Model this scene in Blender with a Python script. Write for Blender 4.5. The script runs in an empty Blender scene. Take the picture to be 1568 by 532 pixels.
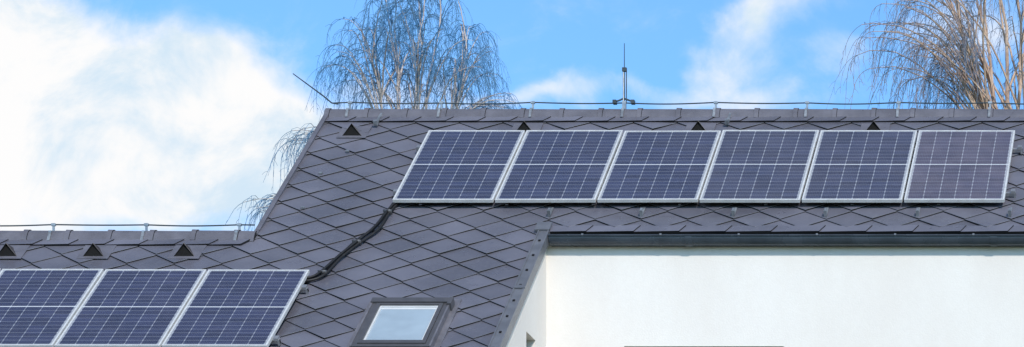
import bpy, math, random
from mathutils import Vector, noise as mnoise
random.seed(7)
S=bpy.context.scene
C40=math.cos(math.radians(40)); S40=math.sin(math.radians(40)); T40=S40/C40
RY,RZ=33.155,12.03            # upper ridge line position
def R(x,v,h=0.0): return (x, RY-C40*v-S40*h, RZ-S40*v+C40*h)

# ------------------------------------------------------------------ materials
def mat(name):
    m=bpy.data.materials.new(name); m.use_nodes=True
    nt=m.node_tree; return m,nt,nt.nodes['Principled BSDF']
class N:
    def __init__(s,nt): s.nt=nt
    def n(s,t,**k):
        d=s.nt.nodes.new(t)
        for a,b in k.items(): setattr(d,a,b)
        return d
    def put(s,sock,v):
        if hasattr(v,'is_linked') or isinstance(v,bpy.types.NodeSocket): s.nt.links.new(v,sock)
        else: sock.default_value=v
    def m(s,op,a,b=None,c=None,clamp=False):
        d=s.n('ShaderNodeMath',operation=op,use_clamp=clamp)
        s.put(d.inputs[0],a)
        if b is not None: s.put(d.inputs[1],b)
        if c is not None: s.put(d.inputs[2],c)
        return d.outputs[0]
    def mix(s,f,a,b,bt='MIX'):
        d=s.n('ShaderNodeMix',data_type='RGBA',blend_type=bt)
        s.put(d.inputs[0],f); s.put(d.inputs[6],a); s.put(d.inputs[7],b)
        return d.outputs[2]
    def noise(s,vec,scale,detail=4,rough=.55,dist=0):
        d=s.n('ShaderNodeTexNoise')
        if vec is not None: s.nt.links.new(vec,d.inputs['Vector'])
        d.inputs['Scale'].default_value=scale; d.inputs['Detail'].default_value=detail
        d.inputs['Roughness'].default_value=rough; d.inputs['Distortion'].default_value=dist
        return d.outputs['Fac']
    def mr(s,v,a,b,c=0,d=1,smooth=True):
        e=s.n('ShaderNodeMapRange'); e.interpolation_type='SMOOTHSTEP' if smooth else 'LINEAR'
        s.put(e.inputs[0],v)
        for i,q in enumerate((a,b,c,d)): e.inputs[i+1].default_value=q
        return e.outputs[0]
def rgba(c): return (c[0],c[1],c[2],1)
def simple(name,col,rough=.5,metal=0,var=.15,scale=6,bump=0,bscale=80,attr=False,rv=.06):
    m,nt,p=mat(name); g=N(nt)
    tc=g.n('ShaderNodeTexCoord').outputs['Object']
    f=g.noise(tc,scale,6)
    a=tuple(c*(1-var) for c in col); b=tuple(min(1,c*(1+var)) for c in col)
    f2=g.mr(f,.3,.7)
    col_s=g.mix(f2,rgba(a),rgba(b))
    if attr:
        at=g.n('ShaderNodeAttribute',attribute_name='tone')
        col_s=g.mix(1.0,col_s,at.outputs['Color'],'MULTIPLY')
        st=g.mr(g.noise(tc,22,5,.7),.5,.8,0,.22)
        col_s=g.mix(st,col_s,rgba((.26,.25,.27)))
    nt.links.new(col_s,p.inputs['Base Color'])
    p.inputs['Metallic'].default_value=metal
    nt.links.new(g.mr(f,.3,.7,max(0,rough-rv),rough+rv),p.inputs['Roughness'])
    if bump:
        bn=g.n('ShaderNodeBump'); bn.inputs['Strength'].default_value=bump; bn.inputs['Distance'].default_value=.01
        nt.links.new(g.noise(tc,bscale,5,.6),bn.inputs['Height']); nt.links.new(bn.outputs[0],p.inputs['Normal'])
    return m
M_tile=simple('roof_tile_metal',(.128,.126,.155),.30,0,.16,1.3,.28,7,attr=True,rv=.1)
M_joint=simple('tile_joint_shade',(.005,.005,.007),.9)  # near-black puts the shade under the tile steps into the colour
M_lip=simple('tile_lip_highlight',(.32,.315,.34),.35,0,.1)  # paler than the tile: edge highlight painted as colour
M_cap=simple('ridge_metal',(.135,.130,.152),.32,0,.15,5,.15,20)
M_under=simple('roof_underlay',(.03,.03,.033),.8)
M_frame=simple('aluminium_frame',(.68,.68,.675),.3,.2,.08,8)
M_rail=simple('aluminium_rail',(.45,.45,.46),.35,.7,.1,8)
M_zinc=simple('galvanised_steel',(.33,.35,.37),.4,.6,.2,14)
M_wire=simple('conductor_wire',(.05,.065,.075),.5,.3,.2,10)
M_gut=simple('gutter_metal',(.045,.056,.072),.25,.1,.2,3)
M_trim=simple('edge_flashing',(.15,.155,.175),.38,.2,.15,5)
M_black=simple('cable_rubber',(.010,.010,.011),.6,0,.3,20)
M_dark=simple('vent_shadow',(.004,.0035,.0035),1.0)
M_vent=simple('vent_hood',(.05,.044,.046),.5,0,.15,10)
M_sash=simple('window_frame',(.085,.083,.09),.35,.1,.1,10)
M_sashw=simple('window_seal',(.60,.61,.62),.4,0,.05,10)
M_lead=simple('window_flashing',(.15,.145,.165),.45,.1,.2,7)

def wall_mat():
    m,nt,p=mat('render_plaster'); g=N(nt)
    tc=g.n('ShaderNodeTexCoord').outputs['Object']
    mp=g.n('ShaderNodeMapping'); mp.inputs['Scale'].default_value=(1.2,1.2,.35); nt.links.new(tc,mp.inputs[0])
    f=g.mr(g.noise(mp.outputs[0],1.0,7,.6),.3,.7)
    f2=g.mr(g.noise(tc,24,6,.7),.35,.65)
    c=g.mix(f,rgba((.755,.705,.655)),rgba((.80,.760,.715)))
    c=g.mix(g.m('MULTIPLY',f2,.2),c,rgba((.70,.65,.60)))
    nt.links.new(c,p.inputs['Base Color']); p.inputs['Roughness'].default_value=.9
    bn=g.n('ShaderNodeBump'); bn.inputs['Strength'].default_value=.3; bn.inputs['Distance'].default_value=.008
    nt.links.new(g.noise(tc,50,5,.7),bn.inputs['Height']); nt.links.new(bn.outputs[0],p.inputs['Normal'])
    return m
M_wall=wall_mat()

def glass_mat(name,col,rough=.06):
    m,nt,p=mat(name); g=N(nt)
    tc=g.n('ShaderNodeTexCoord').outputs['Object']
    f=g.mr(g.noise(tc,1.8,3),.3,.7)
    nt.links.new(g.mix(f,rgba([c*.8 for c in col]),rgba(col)),p.inputs['Base Color'])
    p.inputs['Roughness'].default_value=rough; p.inputs['Coat Weight'].default_value=1; p.inputs['Coat Roughness'].default_value=.02
    return m
M_sky_glass=glass_mat('skylight_glass',(.40,.49,.56))  # pale blue base paints the reflected sky into the pane
M_glass=glass_mat('window_glass',(.05,.06,.07))

def pv_mat(name,W,H,tint,dust_refl):
    m,nt,p=mat(name); g=N(nt)
    tc=g.n('ShaderNodeTexCoord').outputs['Object']
    s=g.n('ShaderNodeSeparateXYZ'); nt.links.new(tc,s.inputs[0]); x,y=s.outputs[0],s.outputs[1]
    mg=.034
    cx=g.m('MULTIPLY',g.m('SUBTRACT',x,mg),6/(W-2*mg))
    fx=g.m('FRACT',cx); ex=g.m('ABSOLUTE',g.m('SUBTRACT',fx,.5))
    lx=g.m('GREATER_THAN',ex,.5-.021)
    yy=g.m('ABSOLUTE',g.m('SUBTRACT',y,H/2))
    mid=g.m('LESS_THAN',yy,.008)
    cy=g.m('MULTIPLY',g.m('SUBTRACT',yy,.0085),10/(H/2-mg-.0085))
    fy=g.m('FRACT',cy); ey=g.m('ABSOLUTE',g.m('SUBTRACT',fy,.5))
    ly=g.m('GREATER_THAN',ey,.5-.05)
    dash=g.mr(ey,.20,.46,.40,1.0)
    bx=g.m('ABSOLUTE',g.m('SUBTRACT',g.m('FRACT',g.m('MULTIPLY',cx,9)),.5))
    bus=g.m('MULTIPLY',g.m('LESS_THAN',bx,.05),.4)
    ox=g.m('MAXIMUM',g.m('LESS_THAN',x,mg-.002),g.m('GREATER_THAN',x,W-mg+.002))
    oy=g.m('MAXIMUM',g.m('LESS_THAN',y,mg-.002),g.m('GREATER_THAN',y,H-mg+.002))
    cmb=g.n('ShaderNodeCombineXYZ'); nt.links.new(g.m('FLOOR',cx),cmb.inputs[0]); nt.links.new(g.m('FLOOR',g.m('MULTIPLY',y,20/H)),cmb.inputs[1])
    oi=g.n('ShaderNodeObjectInfo'); nt.links.new(g.m('MULTIPLY',oi.outputs['Random'],50),cmb.inputs[2])
    wn=g.n('ShaderNodeTexWhiteNoise'); nt.links.new(cmb.outputs[0],wn.inputs['Vector'])
    base=g.mix(wn.outputs['Value'],rgba((tint[0]*.65,tint[1]*.65,tint[2]*.7)),rgba((tint[0]*1.35,tint[1]*1.35,tint[2]*1.3)))
    sp=g.mr(g.noise(tc,70,3,.8),.5,.70)
    base=g.mix(g.m('MULTIPLY',sp,.5),base,rgba((.095,.115,.19)))
    base=g.mix(bus,base,rgba((.22,.24,.30)))
    dn=g.mr(g.noise(tc,2.2,6,.65),.25,.8,dust_refl*.4,dust_refl*1.3)
    base=g.mix(dn,base,rgba((.42,.34,.36)))  # pinkish film; on the last panel it paints a reflection into the colour
    base=g.mix(g.m('MULTIPLY',ly,.26),base,rgba((.5,.52,.58)))
    base=g.mix(g.m('MULTIPLY',g.m('MULTIPLY',lx,dash),.66),base,rgba((.64,.67,.72)))
    base=g.mix(g.m('MULTIPLY',mid,.8),base,rgba((.72,.74,.76)))
    base=g.mix(g.m('MULTIPLY',g.m('MAXIMUM',ox,oy),.5),base,rgba((.60,.62,.64)))
    nt.links.new(base,p.inputs['Base Color'])
    p.inputs['Roughness'].default_value=.3; p.inputs['Specular IOR Level'].default_value=.35
    p.inputs['Coat Weight'].default_value=.6; p.inputs['Coat Roughness'].default_value=.04
    return m

# ------------------------------------------------------------------ mesh helpers
def link(o,parent=None):
    S.collection.objects.link(o)
    if parent: o.parent=parent
    return o
def empty(name,loc=(0,0,0)):
    e=bpy.data.objects.new(name,None); e.empty_display_size=.3; link(e); e.location=loc; return e
class B:
    def __init__(s): s.v=[];s.f=[];s.m=[];s.t=[]
    def poly(s,pts,mi=0,tone=1.0):
        a=len(s.v); s.v+=[tuple(p) for p in pts]; s.f.append(tuple(range(a,a+len(pts)))); s.m.append(mi); s.t.append(tone)
    def hexa(s,q,mi=0):   # 8 pts: bottom 4, top 4
        a=len(s.v); s.v+=[tuple(p) for p in q]
        for f in ((3,2,1,0),(4,5,6,7),(0,1,5,4),(1,2,6,5),(2,3,7,6),(3,0,4,7)):
            s.f.append(tuple(a+i for i in f)); s.m.append(mi); s.t.append(1)
    def box(s,x0,x1,y0,y1,z0,z1,mi=0):
        s.hexa([(x0,y0,z0),(x1,y0,z0),(x1,y1,z0),(x0,y1,z0),(x0,y0,z1),(x1,y0,z1),(x1,y1,z1),(x0,y1,z1)],mi)
    def rbox(s,x0,x1,v0,v1,h0,h1,mi=0):
        s.hexa([R(x0,v1,h0),R(x1,v1,h0),R(x1,v0,h0),R(x0,v0,h0),R(x0,v1,h1),R(x1,v1,h1),R(x1,v0,h1),R(x0,v0,h1)],mi)
    def tube(s,pts,rad,n=8,mi=0,caps=True):
        pts=[Vector(p) for p in pts]; a=len(s.v); L=len(pts)
        if not hasattr(rad,'__len__'): rad=[rad]*L
        for i,p in enumerate(pts):
            t=(pts[min(i+1,L-1)]-pts[max(i-1,0)]).normalized()
            u=t.cross(Vector((0.13,1,0.07))); 
            if u.length<.1: u=t.cross(Vector((1,0,0)))
            u.normalize(); w=t.cross(u)
            for k in range(n):
                c=2*math.pi*k/n; q=p+(u*math.cos(c)+w*math.sin(c))*rad[i]; s.v.append(tuple(q))
        for i in range(L-1):
            for k in range(n):
                k2=(k+1)%n
                s.f.append((a+i*n+k,a+i*n+k2,a+(i+1)*n+k2,a+(i+1)*n+k)); s.m.append(mi); s.t.append(1)
        if caps:
            s.f.append(tuple(a+k for k in range(n))); s.m.append(mi); s.t.append(1)
            s.f.append(tuple(a+(L-1)*n+k for k in reversed(range(n)))); s.m.append(mi); s.t.append(1)
    def make(s,name,mats,parent=None,smooth=False,tone=False,bevel=0):
        me=bpy.data.meshes.new(name); me.from_pydata(s.v,[],s.f); 
        for m in mats: me.materials.append(m)
        me.polygons.foreach_set('material_index',s.m)
        if smooth: me.polygons.foreach_set('use_smooth',[True]*len(s.f))
        if tone:
            at=me.color_attributes.new('tone','FLOAT_COLOR','CORNER'); d=[]
            for p in me.polygons:
                t=s.t[p.index]; 
                for _ in p.loop_indices: d+= [t,t,t,1]
            at.data.foreach_set('color',d)
        me.update(); o=bpy.data.objects.new(name,me); link(o,parent)
        if bevel:
            b=o.modifiers.new('bevel','BEVEL'); b.width=bevel; b.segments=2; b.limit_method='ANGLE'
        return o

house=empty('residential_house')
XL,XG,XE,XR=-20.0,-10.32,-7.38,4.0     # far left, upper gable, inner side wall, right end
VLR,VE,VB=3.112,3.06,8.0               # low ridge, upper eave, low eave

# ------------------------------------------------------------------ diamond metal tiles
def clip(poly,ax,val,gt):
    out=[]
    for i in range(len(poly)):
        a,b=poly[i],poly[(i+1)%len(poly)]
        ia=(a[ax]>=val) if gt else (a[ax]<=val); ib=(b[ax]>=val) if gt else (b[ax]<=val)
        if ia: out.append(a)
        if ia!=ib:
            t=(val-a[ax])/(b[ax]-a[ax]); out.append(tuple(a[k]+(b[k]-a[k])*t for k in range(3)))
    return out
def clipseg(a,b,r):
    for ax,val,gt in ((0,r[0],True),(0,r[1],False),(1,r[2],True),(1,r[3],False)):
        ia=(a[ax]>=val) if gt else (a[ax]<=val); ib=(b[ax]>=val) if gt else (b[ax]<=val)
        if not ia and not ib: return None
        if ia!=ib:
            t=(val-a[ax])/(b[ax]-a[ax]); q=tuple(a[k]+(b[k]-a[k])*t for k in range(3))
            if ia: b=q
            else: a=q
    return a,b
TW,TH,ST=.478,.415,.013
rects=[(XG,XE-.02,.2,VB),(XE-.02,XR,.2,2.95),(XL,XG,VLR+.15,VB)]
b=B()
x0,v0=-7.40,.05
for j in range(-2,int(VB/(TH/2))+3):
    for i in range(int((XL-x0)/TW)-2,int((XR-x0)/TW)+3):
        cx=x0+i*TW+(TW/2 if j%2 else 0); cv=v0+j*TH/2
        jb=random.uniform(-.003,.005); jl=random.uniform(-.004,.004)
        T=(cx,cv-TH/2,0.0);L=(cx-TW/2,cv,ST+jl);Rr=(cx+TW/2,cv,ST-jl);Bt=(cx,cv+TH/2,2*ST+jb)
        tone=random.uniform(.84,1.14)
        for r in rects:
            if cx+TW<r[0] or cx-TW>r[1] or cv+TH<r[2] or cv-TH>r[3]: continue
            for tri in ([T,L,Bt],[T,Bt,Rr]):
                p=tri
                for ax,val,gt in ((0,r[0],True),(0,r[1],False),(1,r[2],True),(1,r[3],False)):
                    p=clip(p,ax,val,gt)
                    if len(p)<3: break
                if len(p)<3: continue
                b.poly([R(*q) for q in p],0,tone)
            for s0,s1 in ((L,Bt),(Bt,Rr)):
                cs=clipseg(s0,s1,r)
                if cs:
                    a,c=cs
                    d=lambda q,k:R(q[0],q[1],q[2]-k)
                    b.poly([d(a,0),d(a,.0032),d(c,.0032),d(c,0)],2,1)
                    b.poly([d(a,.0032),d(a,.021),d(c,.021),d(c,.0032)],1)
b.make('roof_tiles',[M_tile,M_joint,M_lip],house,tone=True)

# underlay deck + back slopes
b=B()
for r in rects: b.rbox(r[0],r[1],r[2]-.2,r[3],-.14,-.010)
def back(xa,xb,vr,ln):
    y,z=RY-C40*vr,RZ-S40*vr
    b.poly([(xa,y,z-.004),(xb,y,z-.004),(xb,y+C40*ln,z-S40*ln),(xa,y+C40*ln,z-S40*ln)],1)
back(XG,XR,0,5.5); back(XL,XG,VLR,5.0)
b.make('roof_deck',[M_under,M_cap],house)

# connecting strips under ridges and at eave
b=B()
def strip(xa,xb,va,vb,pitch,h0,h1,skew):
    x=xa
    while x<xb:
        p=pitch*random.uniform(.97,1.03); e=min(x+p,xb); t=random.uniform(.9,1.2)
        k=lambda xx: min(max(xx,xa),xb)
        A=(x,va,h0);Bq=(k(x-skew),vb,h1);Cq=(k(e-skew),vb+random.uniform(0,.006),h1+.010);D=(e,va,h0+.010)
        b.poly([R(*A),R(*Bq),R(*Cq),R(*D)],0,t)
        b.poly([R(*Bq),R(Bq[0],vb,0),R(Cq[0],vb,0),R(*Cq)],1)
        b.poly([R(*D),R(*Cq),R(Cq[0]+.006,vb,h1-.006),R(D[0]+.006,va,h0-.006)],1)
        x=e
strip(XG,XR,.06,.262,.36,.014,.028,.10)
strip(XL,XG,VLR+.06,VLR+.262,.36,.014,.028,.10)
strip(XE-.02,XR,2.91,VE,.48,.018,.024,.05)
b.make('flashing_strips',[M_tile,M_joint],house,tone=True)

# ridge caps
def ridge(xa,xb,vr,name):
    b=B(); y,z=RY-C40*vr,RZ-S40*vr
    x=xa; 
    while x<xb:
        e=min(x+.43,xb)
        jz=random.uniform(-.003,.003)
        def prof(o):
            pts=[(-.125,-.088+o),(-.112,-.045+o),(-.080,.010+o),(-.045,.040+o),(0,.052+o),(.045,.040+o),(.080,.010+o),(.112,-.045+o),(.125,-.088+o)]
            return [(p[0]*(1+o*2),p[1]+jz) for p in pts]
        A=[(x,y+p[0],z+p[1]) for p in prof(.014)]; M_=[(x+.05,y+p[0],z+p[1]) for p in prof(.012)]
        M2=[(x+.055,y+p[0],z+p[1]) for p in prof(.003)]
        D=[(e+.01,y+p[0],z+p[1]) for p in prof(.0)]
        for P,Q,mi in ((A,M_,0),(M_,M2,1),(M2,D,0)):
            for k in range(len(P)-1): b.poly([P[k],P[k+1],Q[k+1],Q[k]],mi)
        b.poly(A,1); b.poly(D,1)
        x=e
    b.make(name,[M_cap,M_joint],house)
ridge(XG-.03,XR,0,'ridge_cap'); ridge(XL,XG-.01,VLR,'low_ridge_cap')

# gable edge trim
b=B()
b.rbox(XG-.035,XG+.012,.0,VLR+.02,-.10,.040)
b.rbox(XG-.02,XG+.02,.0,VLR-.05,.041,.046)
b.make('gable_trim',[M_cap],house,bevel=.004)
# right edge trim of the low roof
b=B()
b.rbox(XE-.055,XE+.045,VE-.02,VB,.0,.040)
b.rbox(XE+.030,XE+.05,VE-.02,VB,-.06,.048)
b.rbox(XE-.065,XE-.05,VE-.02,VB,.0,.050)
for k in range(14):
    v=3.30+k*.34; b.rbox(XE-.018,XE+.006,v,v+.028,.040,.052,1)
for v in (4.35,6.3): b.rbox(XE-.06,XE+.055,v,v+.06,.0415,.056)
b.rbox(XE-.10,XE+.05,VE-.16,VE+.02,.03,.058)
b.make('roof_edge_flashing',[M_trim,M_joint],house,bevel=.003)

# ------------------------------------------------------------------ walls
WY=30.86
b=B()
def zroof(y): return RZ-(RY-y)*T40-.075
def wallgrid(x0,x1,z0,z1,y,ops,depth=.22):
    xs=sorted({x0,x1}|{o[0] for o in ops}|{o[1] for o in ops}); zs=sorted({z0,z1}|{o[2] for o in ops}|{o[3] for o in ops})
    for a,c in zip(xs,xs[1:]):
        for d,e in zip(zs,zs[1:]):
            mx,mz=(a+c)/2,(d+e)/2
            if any(o[0]<mx<o[1] and o[2]<mz<o[3] for o in ops): continue
            b.poly([(a,y,d),(c,y,d),(c,y,e),(a,y,e)])
    for o in ops:
        b.poly([(o[0],y,o[2]),(o[0],y+depth,o[2]),(o[0],y+depth,o[3]),(o[0],y,o[3])])
        b.poly([(o[1],y,o[2]),(o[1],y,o[3]),(o[1],y+depth,o[3]),(o[1],y+depth,o[2])])
        b.poly([(o[0],y,o[3]),(o[1],y,o[3]),(o[1],y+depth,o[3]),(o[0],y+depth,o[3])])
        b.poly([(o[0],y,o[2]),(o[0],y+depth,o[2]),(o[1],y+depth,o[2]),(o[1],y,o[2])])
ZT=8.921
front_ops=[(-6.58,-4.94,7.4,ZT),(-2.2,-.6,7.4,ZT),(-6.58,-4.94,4.4,5.9),(-2.2,-.6,4.4,5.9),(-6.58,-4.94,1.2,2.8),(-2.2,-.6,1.2,2.8)]
wallgrid(XE,XR,0,9.985,WY,front_ops)
low_ops=[(x,x+1.4,z,z+1.4) for x in (-18.5,-15.3,-12.1,-9.6) for z in (1.1,4.2)]
wallgrid(XL,XE,0,zroof(27.35)-.05,27.35,low_ops)
wy0,wy1,wz0,wz1=30.02,30.40,8.2,8.87
def sp(a,c,zlo=0,zhi=None):
    za=zroof(a) if zhi is None else zhi; zc=zroof(c) if zhi is None else zhi
    b.poly([(XE,a,zlo),(XE,c,zlo),(XE,c,zc),(XE,a,za)])
sp(27.35,wy0); sp(wy0,wy1,0,wz0); sp(wy0,wy1,wz1); sp(wy1,WY)
for q in ([(wy0,wz0),(wy0,wz1)],[(wy0,wz1),(wy1,wz1)],[(wy1,wz1),(wy1,wz0)],[(wy1,wz0),(wy0,wz0)]):
    (a,za),(c,zc)=q
    b.poly([(XE,a,za),(XE,c,zc),(XE-.15,c,zc),(XE-.15,a,za)])
ybh=RY+C40*5.1; zbh=RZ-S40*5.1-.1; ybl=RY-C40*VLR+C40*4.6; zbl=RZ-S40*VLR-S40*4.6-.1
b.poly([(XR,WY,0),(XR,ybh,0),(XR,ybh,zbh),(XR,RY,RZ-.12),(XR,WY,zroof(WY))])
b.poly([(XG+.005,WY-3.2,0),(XG+.005,ybh,0),(XG+.005,ybh,zbh),(XG+.005,RY,RZ-.14),(XG+.005,WY-3.2,zroof(WY-3.2)-.07)])
b.poly([(XL+.01,27.35,0),(XL+.01,ybl,0),(XL+.01,ybl,zbl),(XL+.01,RY-C40*VLR,RZ-S40*VLR-.12),(XL+.01,27.35,zroof(27.35)-.05)])
b.poly([(XG,ybh,0),(XR,ybh,0),(XR,ybh,zbh),(XG,ybh,zbh)]); b.poly([(XL,ybl,0),(XG,ybl,0),(XG,ybl,zbl),(XL,ybl,zbl)])
b.make('plaster_walls',[M_wall],house)
# windows
b=B()
for (xa,xb,za,zb,y) in [(*o,WY+.16) for o in front_ops]+[(*o,27.51) for o in low_ops]:
    t=.07
    b.box(xa,xb,y,y+.06,zb-t,zb,0); b.box(xa,xb,y,y+.06,za,za+t,0); b.box(xa,xa+t,y,y+.06,za+t,zb-t,0); b.box(xb-t,xb,y,y+.06,za+t,zb-t,0)
    mx=(xa+xb)/2; b.box(mx-.04,mx+.04,y-.003,y+.06,za+t,zb-t,0)
    b.box(xa+t,xb-t,y+.025,y+.035,za+t,zb-t,1)
    b.box(xa-.03,xb+.03,y-.2,y-.003,za-.035,za-.005,2)
b.box(XE-.14,XE-.12,wy0,wy1,wz0,wz1,1)
b.box(XE-.12,XE-.09,wy0,wy1,wz1-.05,wz1-.003,0); b.box(XE-.12,XE-.09,wy0+.003,wy0+.05,wz0,wz1-.05,0); b.box(XE-.12,XE-.09,wy1-.05,wy1-.003,wz0,wz1-.05,0)
b.make('wall_windows',[M_sash,M_glass,M_trim],house)

# ------------------------------------------------------------------ gutter
b=B()
gy,gz=30.775,10.018
prof=[]
for k in range(15):
    a=math.pi*k/14; prof.append((gy-.062*math.cos(a), gz-.086*math.sin(a)))
prof_in=[(p[0]+(gy-p[0])*.06,p[1]+.004) for p in prof]
def sweep(prof,xa,xb,mi=0):
    for k in range(len(prof)-1):
        b.poly([(xa,*prof[k]),(xb,*prof[k]),(xb,*prof[k+1]),(xa,*prof[k+1])],mi)
ga,gb=XE+.055,XR
sweep(prof,ga,gb); sweep(prof_in,ga,gb)
b.poly([(ga,*p) for p in prof]); b.poly([(gb,*p) for p in prof])
b.tube([(ga,gy-.066,gz+.002),(gb,gy-.066,gz+.002)],.011,8)
for jx in (-5.893,-2.77,.35):
    big=[(gy+(p[0]-gy)*1.10,gz+(p[1]-gz)*1.08) for p in prof]; sweep(big,jx-.035,jx+.035)
    b.poly([(jx-.035,*p) for p in big]); b.poly([(jx+.035,*p) for p in big])
x=ga+.35
while x<gb:
    big=[(gy+(p[0]-gy)*1.05,gz+(p[1]-gz)*1.04) for p in prof]; sweep(big,x-.010,x+.010,0)
    b.box(x-.010,x+.010,gy-.082,gy-.05,gz+.0,gz+.018,1); x+=.8
b.box(ga+.002,gb,gy+.066,WY-.002,gz-.075,gz+.015)
b.tube([(XR-.25,gy,gz-.05),(XR-.25,gy,gz-.2),(XR-.25,WY-.05,gz-.4),(XR-.25,WY-.05,.2)],.045,10)
prof=[(RY-C40*VB-.03-.06*math.cos(math.pi*k/10),RZ-S40*VB-.03-.085*math.sin(math.pi*k/10)) for k in range(11)]
sweep(prof,XL,XE+.05)
b.make('gutter',[M_gut,M_trim],house)

# ------------------------------------------------------------------ roof vents (triangular hoods)
def vent(x,v,parent):
    b=B(); w,hh=.118,.150
    y,z=R(x,v,.004)[1:]
    z+=.012
    yb=y+ (hh+.01)/T40
    a=(x-w,y,z);c=(x+w,y,z);t=(x,y-.012,z+hh);tb=(x,yb,z+hh)
    al=(x-w-.012,y+.03,z+.012);cr=(x+w+.012,y+.03,z+.012)
    b.poly([a,t,tb,al],0); b.poly([c,cr,tb,t],0)
    a1=(x-w*.97,y-.001,z+.002);c1=(x+w*.97,y-.001,z+.002);t1=(x,y-.013,z+hh*.97)
    b.poly([a,a1,t1,t],0); b.poly([c,t,t1,c1],0); b.poly([a,c,c1,a1],0)
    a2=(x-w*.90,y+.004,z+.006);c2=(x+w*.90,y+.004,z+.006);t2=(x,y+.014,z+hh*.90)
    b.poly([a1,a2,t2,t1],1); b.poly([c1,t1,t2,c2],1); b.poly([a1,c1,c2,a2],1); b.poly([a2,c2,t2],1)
    b.rbox(x-w-.04,x+w+.04,v-.28,v+.03,.020,.025,2)
    b.make('vent',[M_vent,M_dark,M_cap],parent)
vent_root=empty('roof_vents'); vent_root.parent=house
for (x,v) in [(-9.92,.669),(-8.06,.60),(-6.164,.60),(-4.254,.60),(-2.35,.60),(-12.716,3.661),(-11.838,3.661),(-10.92,3.661),(-13.6,3.661),(-14.5,3.661)]:
    vent(x,v,vent_root)

# snow hooks
b=B()
for x in [-7.40+.953*k for k in range(11)]:
    b.rbox(x-.012,x+.012,2.50,2.70,.028,.034)
    b.rbox(x-.016,x+.016,2.695,2.705,.024,.090)
    b.rbox(x-.012,x+.012,2.63,2.70,.084,.090)
for (x,v) in ((-9.72,.40),(-5.88,.38)):
    b.rbox(x-.014,x+.014,.05,v,.03,.05); b.rbox(x-.02,x+.02,v-.05,v,.03,.085)
for (x,v) in ((-9.87,1.05),(-10.0,2.48),(-10.02,1.62)):
    b.rbox(x-.018,x+.018,v,v+.035,.025,.040)
b.make('snow_hooks',[M_zinc],house)

# ------------------------------------------------------------------ skylight
sk=empty('skylight'); sk.parent=house
b=B(); xa,xb,va,vb=-8.741,-7.985,4.75,5.73
b.rbox(xa-.07,xb+.07,va-.14,vb+.12,.012,.030,3)
def ring(xa,xb,va,vb,t,h0,h1,mi,tt=None,tb=None):
    tt=tt or t; tb=tb or t
    b.rbox(xa,xb,va,va+tt,h0,h1,mi); b.rbox(xa,xb,vb-tb,vb,h0,h1,mi)
    b.rbox(xa,xa+t,va+tt,vb-tb,h0,h1,mi); b.rbox(xb-t,xb,va+tt,vb-tb,h0,h1,mi)
ring(xa,xb,va,vb,.05,.030,.085,0,.075,.05)
ring(xa+.052,xb-.052,va+.078,vb-.052,.038,.03,.095,0,.03,.06)
ring(xa+.090,xb-.090,va+.108,vb-.112,.018,.03,.078,1)
b.rbox(xa+.108,xb-.108,va+.126,vb-.130,.03,.066,2)
b.rbox(xa+.108,xb-.108,va+.127,va+.165,.0665,.069,1)
b.rbox(xa-.012,xb+.012,va-.02,va+.07,.086,.104,0)
b.rbox(xa-.01,xa+.006,va+.07,vb,.03,.092,3); b.rbox(xb-.006,xb+.012,va+.07,vb,.03,.092,3)
b.rbox(xb-.01,xb+.03,va-.02,va+.12,.03,.11,0)
b.make('skylight_frame',[M_sash,M_sashw,M_sky_glass,M_lead],sk,bevel=.004)

# ------------------------------------------------------------------ solar panels
def pv(W,H,x,vbot,hh,m):
    b=B(); t=.018; d=.035
    b.box(0,W,0,t,-d,0,0); b.box(0,W,H-t,H,-d,0,0); b.box(0,t,t,H-t,-d,0,0); b.box(W-t,W,t,H-t,-d,0,0)
    b.box(t,W-t,t,H-t,-.008,-.003,1)
    b.box(.3,.42,H*.5-.05,H*.5+.05,-.03,-.009,2)
    o=b.make('solar_panel',[M_frame,m,M_black],None,bevel=.002)
    o.rotation_euler=(math.radians(40+random.uniform(-.25,.25)),random.uniform(-.003,.003),0); o.location=R(x,vbot,hh)
    return o
W1,H1,P1=1.043,1.771,1.0628
mA=pv_mat('pv_cells_a',W1,H1,(.020,.026,.066),.04)
mB=pv_mat('pv_cells_b',W1,H1,(.024,.029,.064),.06)
mC=pv_mat('pv_cells_c',W1,H1,(.040,.037,.068),.17)  # paler, pinker cells: this panel's reflection painted into its colour
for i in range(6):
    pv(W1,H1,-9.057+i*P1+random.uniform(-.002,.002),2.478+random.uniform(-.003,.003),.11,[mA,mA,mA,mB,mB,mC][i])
W2,H2,P2=1.006,1.654,1.0245
mD=pv_mat('pv_cells_d',W2,H2,(.020,.024,.064),.04)
for i in range(5):
    pv(W2,H2,-9.527-W2-i*P2,5.762,.11,mD)
b=B()
def rails(xa,xb,vs):
    for v in vs:
        b.rbox(xa,xb,v,v+.035,.035,.072)
        b.rbox(xa+.005,xa+.05,v-.01,v+.05,.072,.10); b.rbox(xb-.05,xb-.005,v-.01,v+.05,.072,.10)
        b.rbox(xa+.0,xa+.02,v-.005,v+.045,.02,.08); b.rbox(xb-.02,xb,v-.005,v+.045,.02,.08)
        x=xa+.3
        while x<xb: b.rbox(x,x+.03,v-.02,v+.22,.024,.035); x+=.9
rails(-9.11,-2.60,(1.08,2.20)); rails(-14.7,-9.46,(4.45,5.55))
b.make('panel_mounting_rails',[M_rail],None)
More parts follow.
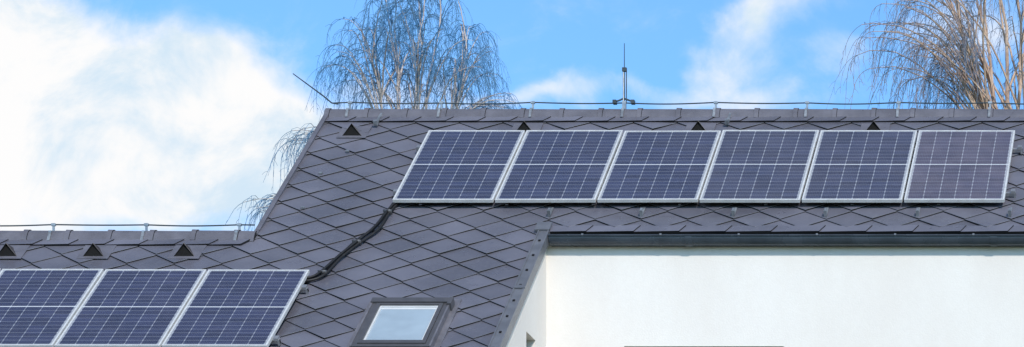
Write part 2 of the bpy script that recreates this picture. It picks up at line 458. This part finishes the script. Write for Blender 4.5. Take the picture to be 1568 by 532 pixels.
# ------------------------------------------------------------------ cable
def smoothpath(p,n=8):
    p=[Vector(q) for q in p]; out=[]
    for i in range(len(p)-1):
        p0=p[max(i-1,0)];p1=p[i];p2=p[i+1];p3=p[min(i+2,len(p)-1)]
        for k in range(n):
            t=k/n; out.append(.5*((2*p1)+(p2-p0)*t+(2*p0-5*p1+4*p2-p3)*t*t+(3*p1-p0-3*p2+p3)*t**3))
    out.append(p[-1]); return out
cp=[(-8.60,2.33),(-8.842,2.35),(-8.99,2.345),(-9.06,2.42),(-9.095,2.64),(-9.135,3.03),(-9.25,3.36),(-9.345,3.69),(-9.43,4.06),(-9.53,4.20),(-9.7,4.22)]
b=B()
for off,r,hh in ((0,.016,.046),(.040,.014,.044),(.018,.012,.068)):
    pts=smoothpath([R(x+off+.010*math.sin(i*2+off*90),v+off*.5,hh) for i,(x,v) in enumerate(cp)],8); b.tube(pts,r,8)
for i in (4,6,8):
    x,v=cp[i]; b.rbox(x-.026,x+.062,v+.01,v+.020,.026,.080,1)
b.make('electrical_cable',[M_black,M_sash],None,smooth=True)

# ------------------------------------------------------------------ lightning protection
lp=empty('lightning_conductor')
b=B()
def wire(xa,xb,y,z,hold,step,sag=.012):
    pts=[]
    n=int((xb-xa)/.06)
    for i in range(n+1):
        x=xa+(xb-xa)*i/n; ph=((x-hold)/step)%1
        pts.append((x,y,z-sag*math.sin(math.pi*ph)+.004*math.sin(x*3)))
    b.tube(pts,.0070,6,0)
    k=hold
    while k>xa+step: k-=step
    while k<xb:
        b.box(k-.011,k+.011,y-.006,y+.006,z-.10,z+.016,1)
        b.box(k-.022,k+.022,y-.012,y+.012,z-.012,z+.012,1)
        b.hexa([(k-.014,y-.145,z-.20),(k+.014,y-.145,z-.20),(k+.014,y-.138,z-.20),(k-.014,y-.138,z-.20),
                (k-.014,y-.096,z-.100),(k+.014,y-.096,z-.100),(k+.014,y-.090,z-.100),(k-.014,y-.090,z-.100)],1)
        b.box(k-.014,k+.014,y-.096,y+.01,z-.103,z-.085,1)
        k+=step
wire(-10.29,XR,RY,12.155,-7.068,1.01)
b.tube([(-10.23,RY,12.14),(-10.30,RY,12.152),(-10.40,RY,12.235),(-10.728,RY,12.476)],[.008,.008,.008,.005],6,0)
yl,zl=RY-C40*VLR,RZ-S40*VLR
wire(XL,XG-.03,yl,zl+.115,(82-1936)/4597*yl,.952,.008)
b.make('ridge_wire',[M_wire,M_zinc],lp)
b=B(); X=-7.068
b.tube([(X,RY,12.13),(X,RY,12.81)],[.007,.004],6,0)
b.tube([(X-.010,RY,12.16),(X-.010,RY,12.50),(X,RY,12.54)],[.008,.008,.006],8,1)
b.tube([(X+.022,RY,12.16),(X+.022,RY,12.52)],.006,6,0)
b.box(X-.022,X+.026,RY-.018,RY+.018,12.50,12.54,0)
b.tube([(X-.11,RY,12.165),(X-.06,RY,12.178),(X-.012,RY,12.20)],.010,6,0); b.tube([(X+.11,RY,12.165),(X+.06,RY,12.178),(X,RY,12.20)],.010,6,0)
b.box(X-.125,X-.085,RY-.03,RY+.03,12.14,12.18,0); b.box(X+.075,X+.115,RY-.03,RY+.03,12.14,12.18,0)
b.box(X-.02,X+.02,RY-.02,RY+.02,12.08,12.17,1)
b.make('lightning_rod',[M_wire,M_zinc],lp)

# ------------------------------------------------------------------ birch trees
def bark(name,a,c,scale=2):
    m,nt,p=mat(name); g=N(nt); tc=g.n('ShaderNodeTexCoord').outputs['Object']
    nt.links.new(g.mix(g.mr(g.noise(tc,scale,5,.7),.35,.65),rgba(a),rgba(c)),p.inputs['Base Color']); p.inputs['Roughness'].default_value=.85
    return m
def birch(name,X0,Y0,fork_z,stemlist,domes,mats,seed):
    rd=random.Random(seed); b=B()
    def wob(p,a): return p+Vector((rd.uniform(-a,a),rd.uniform(-a,a),rd.uniform(-a,a)))
    stems=[]
    fork=Vector((X0,Y0,fork_z))
    b.tube([Vector((X0+.3,Y0,-.1)),Vector((X0+.22,Y0,.6)),Vector((X0+.15,Y0,6)),Vector((X0+.05,Y0,11)),fork],[.28,.2,.17,.14,.10],10,0)
    for (dx,dy,zt,r) in stemlist:
        top=Vector((X0+dx,Y0+dy,zt)); pts=[fork]; nn=18; ph=rd.uniform(0,6)
        for k in range(1,nn+1):
            t=k/nn; q=fork.lerp(top,t); e=t**1.3
            q.x=fork.x+(top.x-fork.x)*e+.05*math.sin(k*.9+ph)*t; q.y=fork.y+(top.y-fork.y)*e+.05*math.cos(k*.8+ph)*t; pts.append(wob(q,.018))
        b.tube(pts,[r*(1-.88*(k/nn))+.004 for k in range(nn+1)],7,0); stems.append(pts)
    def hang(p,dirv,L,r,lvl=0):
        n=max(4,int(L/.10)); q=Vector(p); pts=[q.copy()]; d=Vector(dirv)
        if d.length>0: d=d.normalized()*.9
        cur=Vector((rd.uniform(-.3,.3),rd.uniform(-.3,.3),0))
        for k in range(n):
            d=d*.76+Vector((0,0,-1))*.30+cur*.12+Vector((rd.uniform(-.13,.13),rd.uniform(-.13,.13),0)); q=q+d.normalized()*(L/n); pts.append(q.copy())
        b.tube(pts,[r*(1-.5*k/n) for k in range(n+1)],3,1,False)
        for k in range(1,n):
            if rd.random()<.5:
                sd=Vector((rd.uniform(-1,1),rd.uniform(-1,1),rd.uniform(-1.6,-.2))).normalized()*rd.uniform(.06,.2)
                b.tube([pts[k],pts[k]+sd*.5+Vector((0,0,.012)),pts[k]+sd+Vector((0,0,-.02))],[r*.7,r*.6,r*.45],3,1,False)
    def limb(p,tgt,r,tw,hl):
        p=Vector(p); tgt=Vector(tgt); dist=(tgt-p).length
        hd=Vector((tgt.x-p.x,tgt.y-p.y,0))
        ctl=p+hd*.45+Vector((0,0,(tgt.z-p.z)+.12*dist)); n=12; pts=[]
        side=Vector((-hd.y,hd.x,0)); ph=rd.uniform(0,6)
        for k in range(n+1):
            t=k/n; q=p*(1-t)**2+ctl*2*t*(1-t)+tgt*t*t
            q+=side*.07*math.sin(ph+t*5)*t; pts.append(wob(q,.010))
        b.tube(pts,[r*(1-.78*k/n) for k in range(n+1)],5,0 if r>.0135 else 1,False)
        for _ in range(tw):
            t=rd.uniform(.12,1)**.7; i=min(n-1,int(t*n)); q=pts[i].lerp(pts[i+1],t*n-i)
            a0=math.atan2(hd.y,hd.x)+rd.choice((-1,1))*rd.uniform(.1,1.5)
            dd=Vector((math.cos(a0),math.sin(a0),rd.uniform(.1,1.1)))
            hang(q,dd,hl*rd.uniform(.35,1.1),rd.uniform(.0034,.0054))
        hang(pts[-1],pts[-1]-pts[-2],hl*.9,.0050)
    for D in domes:
        for _ in range(D['n']):
            th=rd.uniform(*D['th']); ph=rd.uniform(*D['ph']); rr=rd.uniform(*D.get('rr',(.5,1)))
            tgt=Vector((D['c'][0]+D['r'][0]*rr*math.cos(th)*math.cos(ph),Y0+D['r'][0]*.9*rr*math.sin(th)*math.cos(ph),D['c'][1]+D['r'][1]*rr*math.sin(ph)))
            hor=math.hypot(tgt.x-X0,tgt.y-Y0)
            zs=tgt.z-D['rise']*hor*rd.uniform(.8,1.2)-.15
            best=None
            for st in stems:
                k=min(range(len(st)),key=lambda k:abs(st[k].z-zs)); dd=(Vector((st[k].x,st[k].y,0))-Vector((tgt.x,tgt.y,0))).length*rd.uniform(.7,1.3)
                if best is None or dd<best[0]: best=(dd,st[k])
            L=(best[1]-tgt).length
            limb(best[1],tgt,min(.022,.006+.007*L),max(2,int(D['tw']*(.5+.5*L))),D['hl'])
    return b.make(name,mats,None)
P=math.pi
bk1=bark('birch_bark',(.66,.57,.52),(.46,.38,.35)); tw1=bark('birch_twigs_blue_fringe',(.03,.14,.30),(.09,.18,.28))  # cool twigs: blue halo around dark twigs painted into their colour
bk2=bark('birch_bark_warm',(.64,.46,.33),(.42,.28,.21)); tw2=bark('birch_twigs_warm',(.08,.16,.27),(.28,.20,.17))
cx=-15.6
birch('birch_tree',cx,55,15,[(-.45,0,21.0,.045),(.05,.3,21.4,.05),(.55,-.2,21.1,.05),(-.8,-.3,20.3,.035),(.95,.4,20.2,.035),(.3,-.5,20.9,.035)],
 [dict(c=(cx,19.8),r=(1.58,1.7),th=(0,2*P),ph=(-.15,1.45),rise=.75,tw=6,hl=.85,n=84),
  dict(c=(cx,19.85),r=(1.58,1.5),th=(0,2*P),ph=(-.2,.7),rr=(.9,1),rise=.8,tw=9,hl=1.05,n=40),
  dict(c=(cx+1.1,18.9),r=(1.0,.5),th=(-.9,.9),ph=(-.2,.9),rise=.7,tw=8,hl=.4,n=14),
  dict(c=(cx-1.2,18.0),r=(1.25,.85),th=(P-.8,P+.8),ph=(.3,1.1),rr=(.8,1),rise=.8,tw=8,hl=1.1,n=13),
  dict(c=(cx-1.8,16.9),r=(1.35,.64),th=(P-.7,P+.7),ph=(.1,1.0),rr=(.8,1),rise=.7,tw=8,hl=.6,n=13),
  dict(c=(cx+.5,17.0),r=(2.6,1.0),th=(-1,1),ph=(-.2,.8),rise=.7,tw=6,hl=.9,n=12)],[bk1,tw1],3)
cx=-4.05
birch('birch_tree',cx,50,14,[(-.45,0,20.6,.06),(-.95,.2,20.4,.05),(.3,-.2,21.4,.07),(.9,.2,20.8,.06),(-1.35,-.3,20.2,.035),(-.1,.6,20.9,.05),(1.4,-.2,20,.04)],
 [dict(c=(cx,18.4),r=(2.9,2.9),th=(0,2*P),ph=(-.1,1.3),rise=.75,tw=4,hl=1.1,n=88),
  dict(c=(cx,18.1),r=(2.9,2.0),th=(P-1.1,P+1.1),ph=(-.1,.8),rr=(.5,1),rise=.7,tw=6,hl=1.2,n=34)],[bk2,tw2],11)

# ------------------------------------------------------------------ ground
b=B(); n=24
for i in range(n):
    for j in range(n):
        s=3000/n; x=-1500+i*s; y=-1500+j*s; b.poly([(x,y,0),(x+s,y,0),(x+s,y+s,0),(x,y+s,0)])
m,nt,p=mat('grass_lawn'); g=N(nt); tc=g.n('ShaderNodeTexCoord').outputs['Object']
nt.links.new(g.mix(g.mr(g.noise(tc,.6,8,.7),.3,.7),rgba((.05,.08,.025)),rgba((.11,.13,.05))),p.inputs['Base Color']); p.inputs['Roughness'].default_value=.95
b.make('ground',[m],None)
b=B(); b.box(-30,14,8,14,-.1,.004)
b.make('road',[simple('asphalt',(.05,.05,.052),.9,0,.2,8,.3,60)],None)
b=B(); b.box(-30,14,14.002,15.8,-.1,.12); b.make('pavement',[simple('paving',(.3,.29,.28),.9,0,.1,3,.2,30)],None)

# ------------------------------------------------------------------ world
SE,SR=35,152
w=bpy.data.worlds.new('World'); S.world=w; w.use_nodes=True; nt=w.node_tree; g=N(nt)
bg=nt.nodes['Background']
sky=g.n('ShaderNodeTexSky'); sky.sky_type='NISHITA'; sky.sun_disc=False
sky.sun_elevation=math.radians(SE); sky.sun_rotation=math.radians(SR); sky.air_density=1.0; sky.dust_density=.6; sky.ozone_density=1.5
STR=.15
tc=g.n('ShaderNodeTexCoord').outputs['Generated']; s=g.n('ShaderNodeSeparateXYZ'); nt.links.new(tc,s.inputs[0])
yy=g.m('MAXIMUM',s.outputs[1],.08)
u=g.m('DIVIDE',s.outputs[0],yy); ww=g.m('DIVIDE',s.outputs[2],yy)
cb=g.n('ShaderNodeCombineXYZ'); nt.links.new(u,cb.inputs[0]); nt.links.new(ww,cb.inputs[1]); uv=cb.outputs[0]
wn=g.n('ShaderNodeTexNoise'); nt.links.new(uv,wn.inputs['Vector']); wn.inputs['Scale'].default_value=18; wn.inputs['Detail'].default_value=7
vs=g.n('ShaderNodeVectorMath',operation='SUBTRACT'); nt.links.new(wn.outputs['Color'],vs.inputs[0]); vs.inputs[1].default_value=(.5,.5,.5)
vm=g.n('ShaderNodeVectorMath',operation='MULTIPLY_ADD'); nt.links.new(vs.outputs[0],vm.inputs[0]); vm.inputs[1].default_value=(.060,.050,0); nt.links.new(uv,vm.inputs[2])
def blob(cu,cw,ru,rw,amp):
    a=g.n('ShaderNodeVectorMath',operation='SUBTRACT'); nt.links.new(vm.outputs[0],a.inputs[0]); a.inputs[1].default_value=(cu,cw,0)
    c=g.n('ShaderNodeVectorMath',operation='MULTIPLY'); nt.links.new(a.outputs[0],c.inputs[0]); c.inputs[1].default_value=(1/ru,1/rw,0)
    l=g.n('ShaderNodeVectorMath',operation='LENGTH'); nt.links.new(c.outputs[0],l.inputs[0])
    return g.mr(l.outputs['Value'],0,1,amp,0)
tot=None
for q in [(-.405,.325,.085,.042,1.4),(-.355,.322,.055,.030,1.0),(-.42,.285,.13,.034,1.0),(-.332,.305,.065,.024,1.0),(-.375,.300,.06,.03,.6),(-.345,.285,.06,.02,.6),(-.425,.350,.045,.02,.6),
          (-.168,.341,.018,.022,.75),(-.187,.329,.018,.014,.55),(-.150,.345,.03,.012,.40),(-.140,.330,.022,.012,.50),(-.237,.322,.035,.007,.45),(-.145,.352,.03,.01,.4),(-.19,.318,.07,.008,.45),(-.10,.345,.04,.02,.45),(-.28,.321,.04,.009,.45)]:
    o=blob(*q); tot=o if tot is None else g.m('ADD',tot,o)
nz=g.noise(uv,26,10,.62,.5)
gen=g.mr(g.noise(tc,2.2,8,.6),.5,.75,0,.6)
up=g.mr(s.outputs[2],.45,.7)
dens=g.m('ADD',g.m('ADD',tot,g.m('MULTIPLY',gen,up)),g.m('MULTIPLY',g.m('SUBTRACT',nz,.5),1.3))
fac=g.mr(dens,.0,.95)
tint=g.mix(g.mr(s.outputs[2],.40,.60),rgba((.76,1.17,1.50)),rgba((1,1.03,1.05)))
skc=g.mix(1.0,sky.outputs[0],tint,'MULTIPLY')
cl=g.mix(g.mr(g.noise(uv,20,7,.62,.4),.36,.58),rgba((.66/STR,.81/STR,.94/STR)),rgba((.99/STR,.985/STR,.985/STR)))
nt.links.new(g.mix(fac,skc,cl),bg.inputs['Color']); bg.inputs['Strength'].default_value=STR

sun=bpy.data.lights.new('sun','SUN'); sun.energy=3.15; sun.angle=math.radians(.5); sun.color=(1,.95,.88)
so=bpy.data.objects.new('sun',sun); link(so)
d=Vector((math.sin(math.radians(SR))*math.cos(math.radians(SE)),math.cos(math.radians(SR))*math.cos(math.radians(SE)),math.sin(math.radians(SE))))
so.rotation_euler=d.to_track_quat('Z','Y').to_euler(); so.location=d*50

cam=bpy.data.cameras.new('camera'); co=bpy.data.objects.new('camera',cam); link(co)
cam.sensor_width=36; cam.lens=4597/1568*36; cam.shift_x=(784-1936)/1568; cam.shift_y=(1621-266)/1568
co.location=(0,0,1.6); co.rotation_euler=(math.radians(90),0,0); cam.clip_end=5000; cam.clip_start=.1
S.camera=co
S.view_settings.view_transform='Standard'; S.view_settings.look='None'; S.view_settings.exposure=0
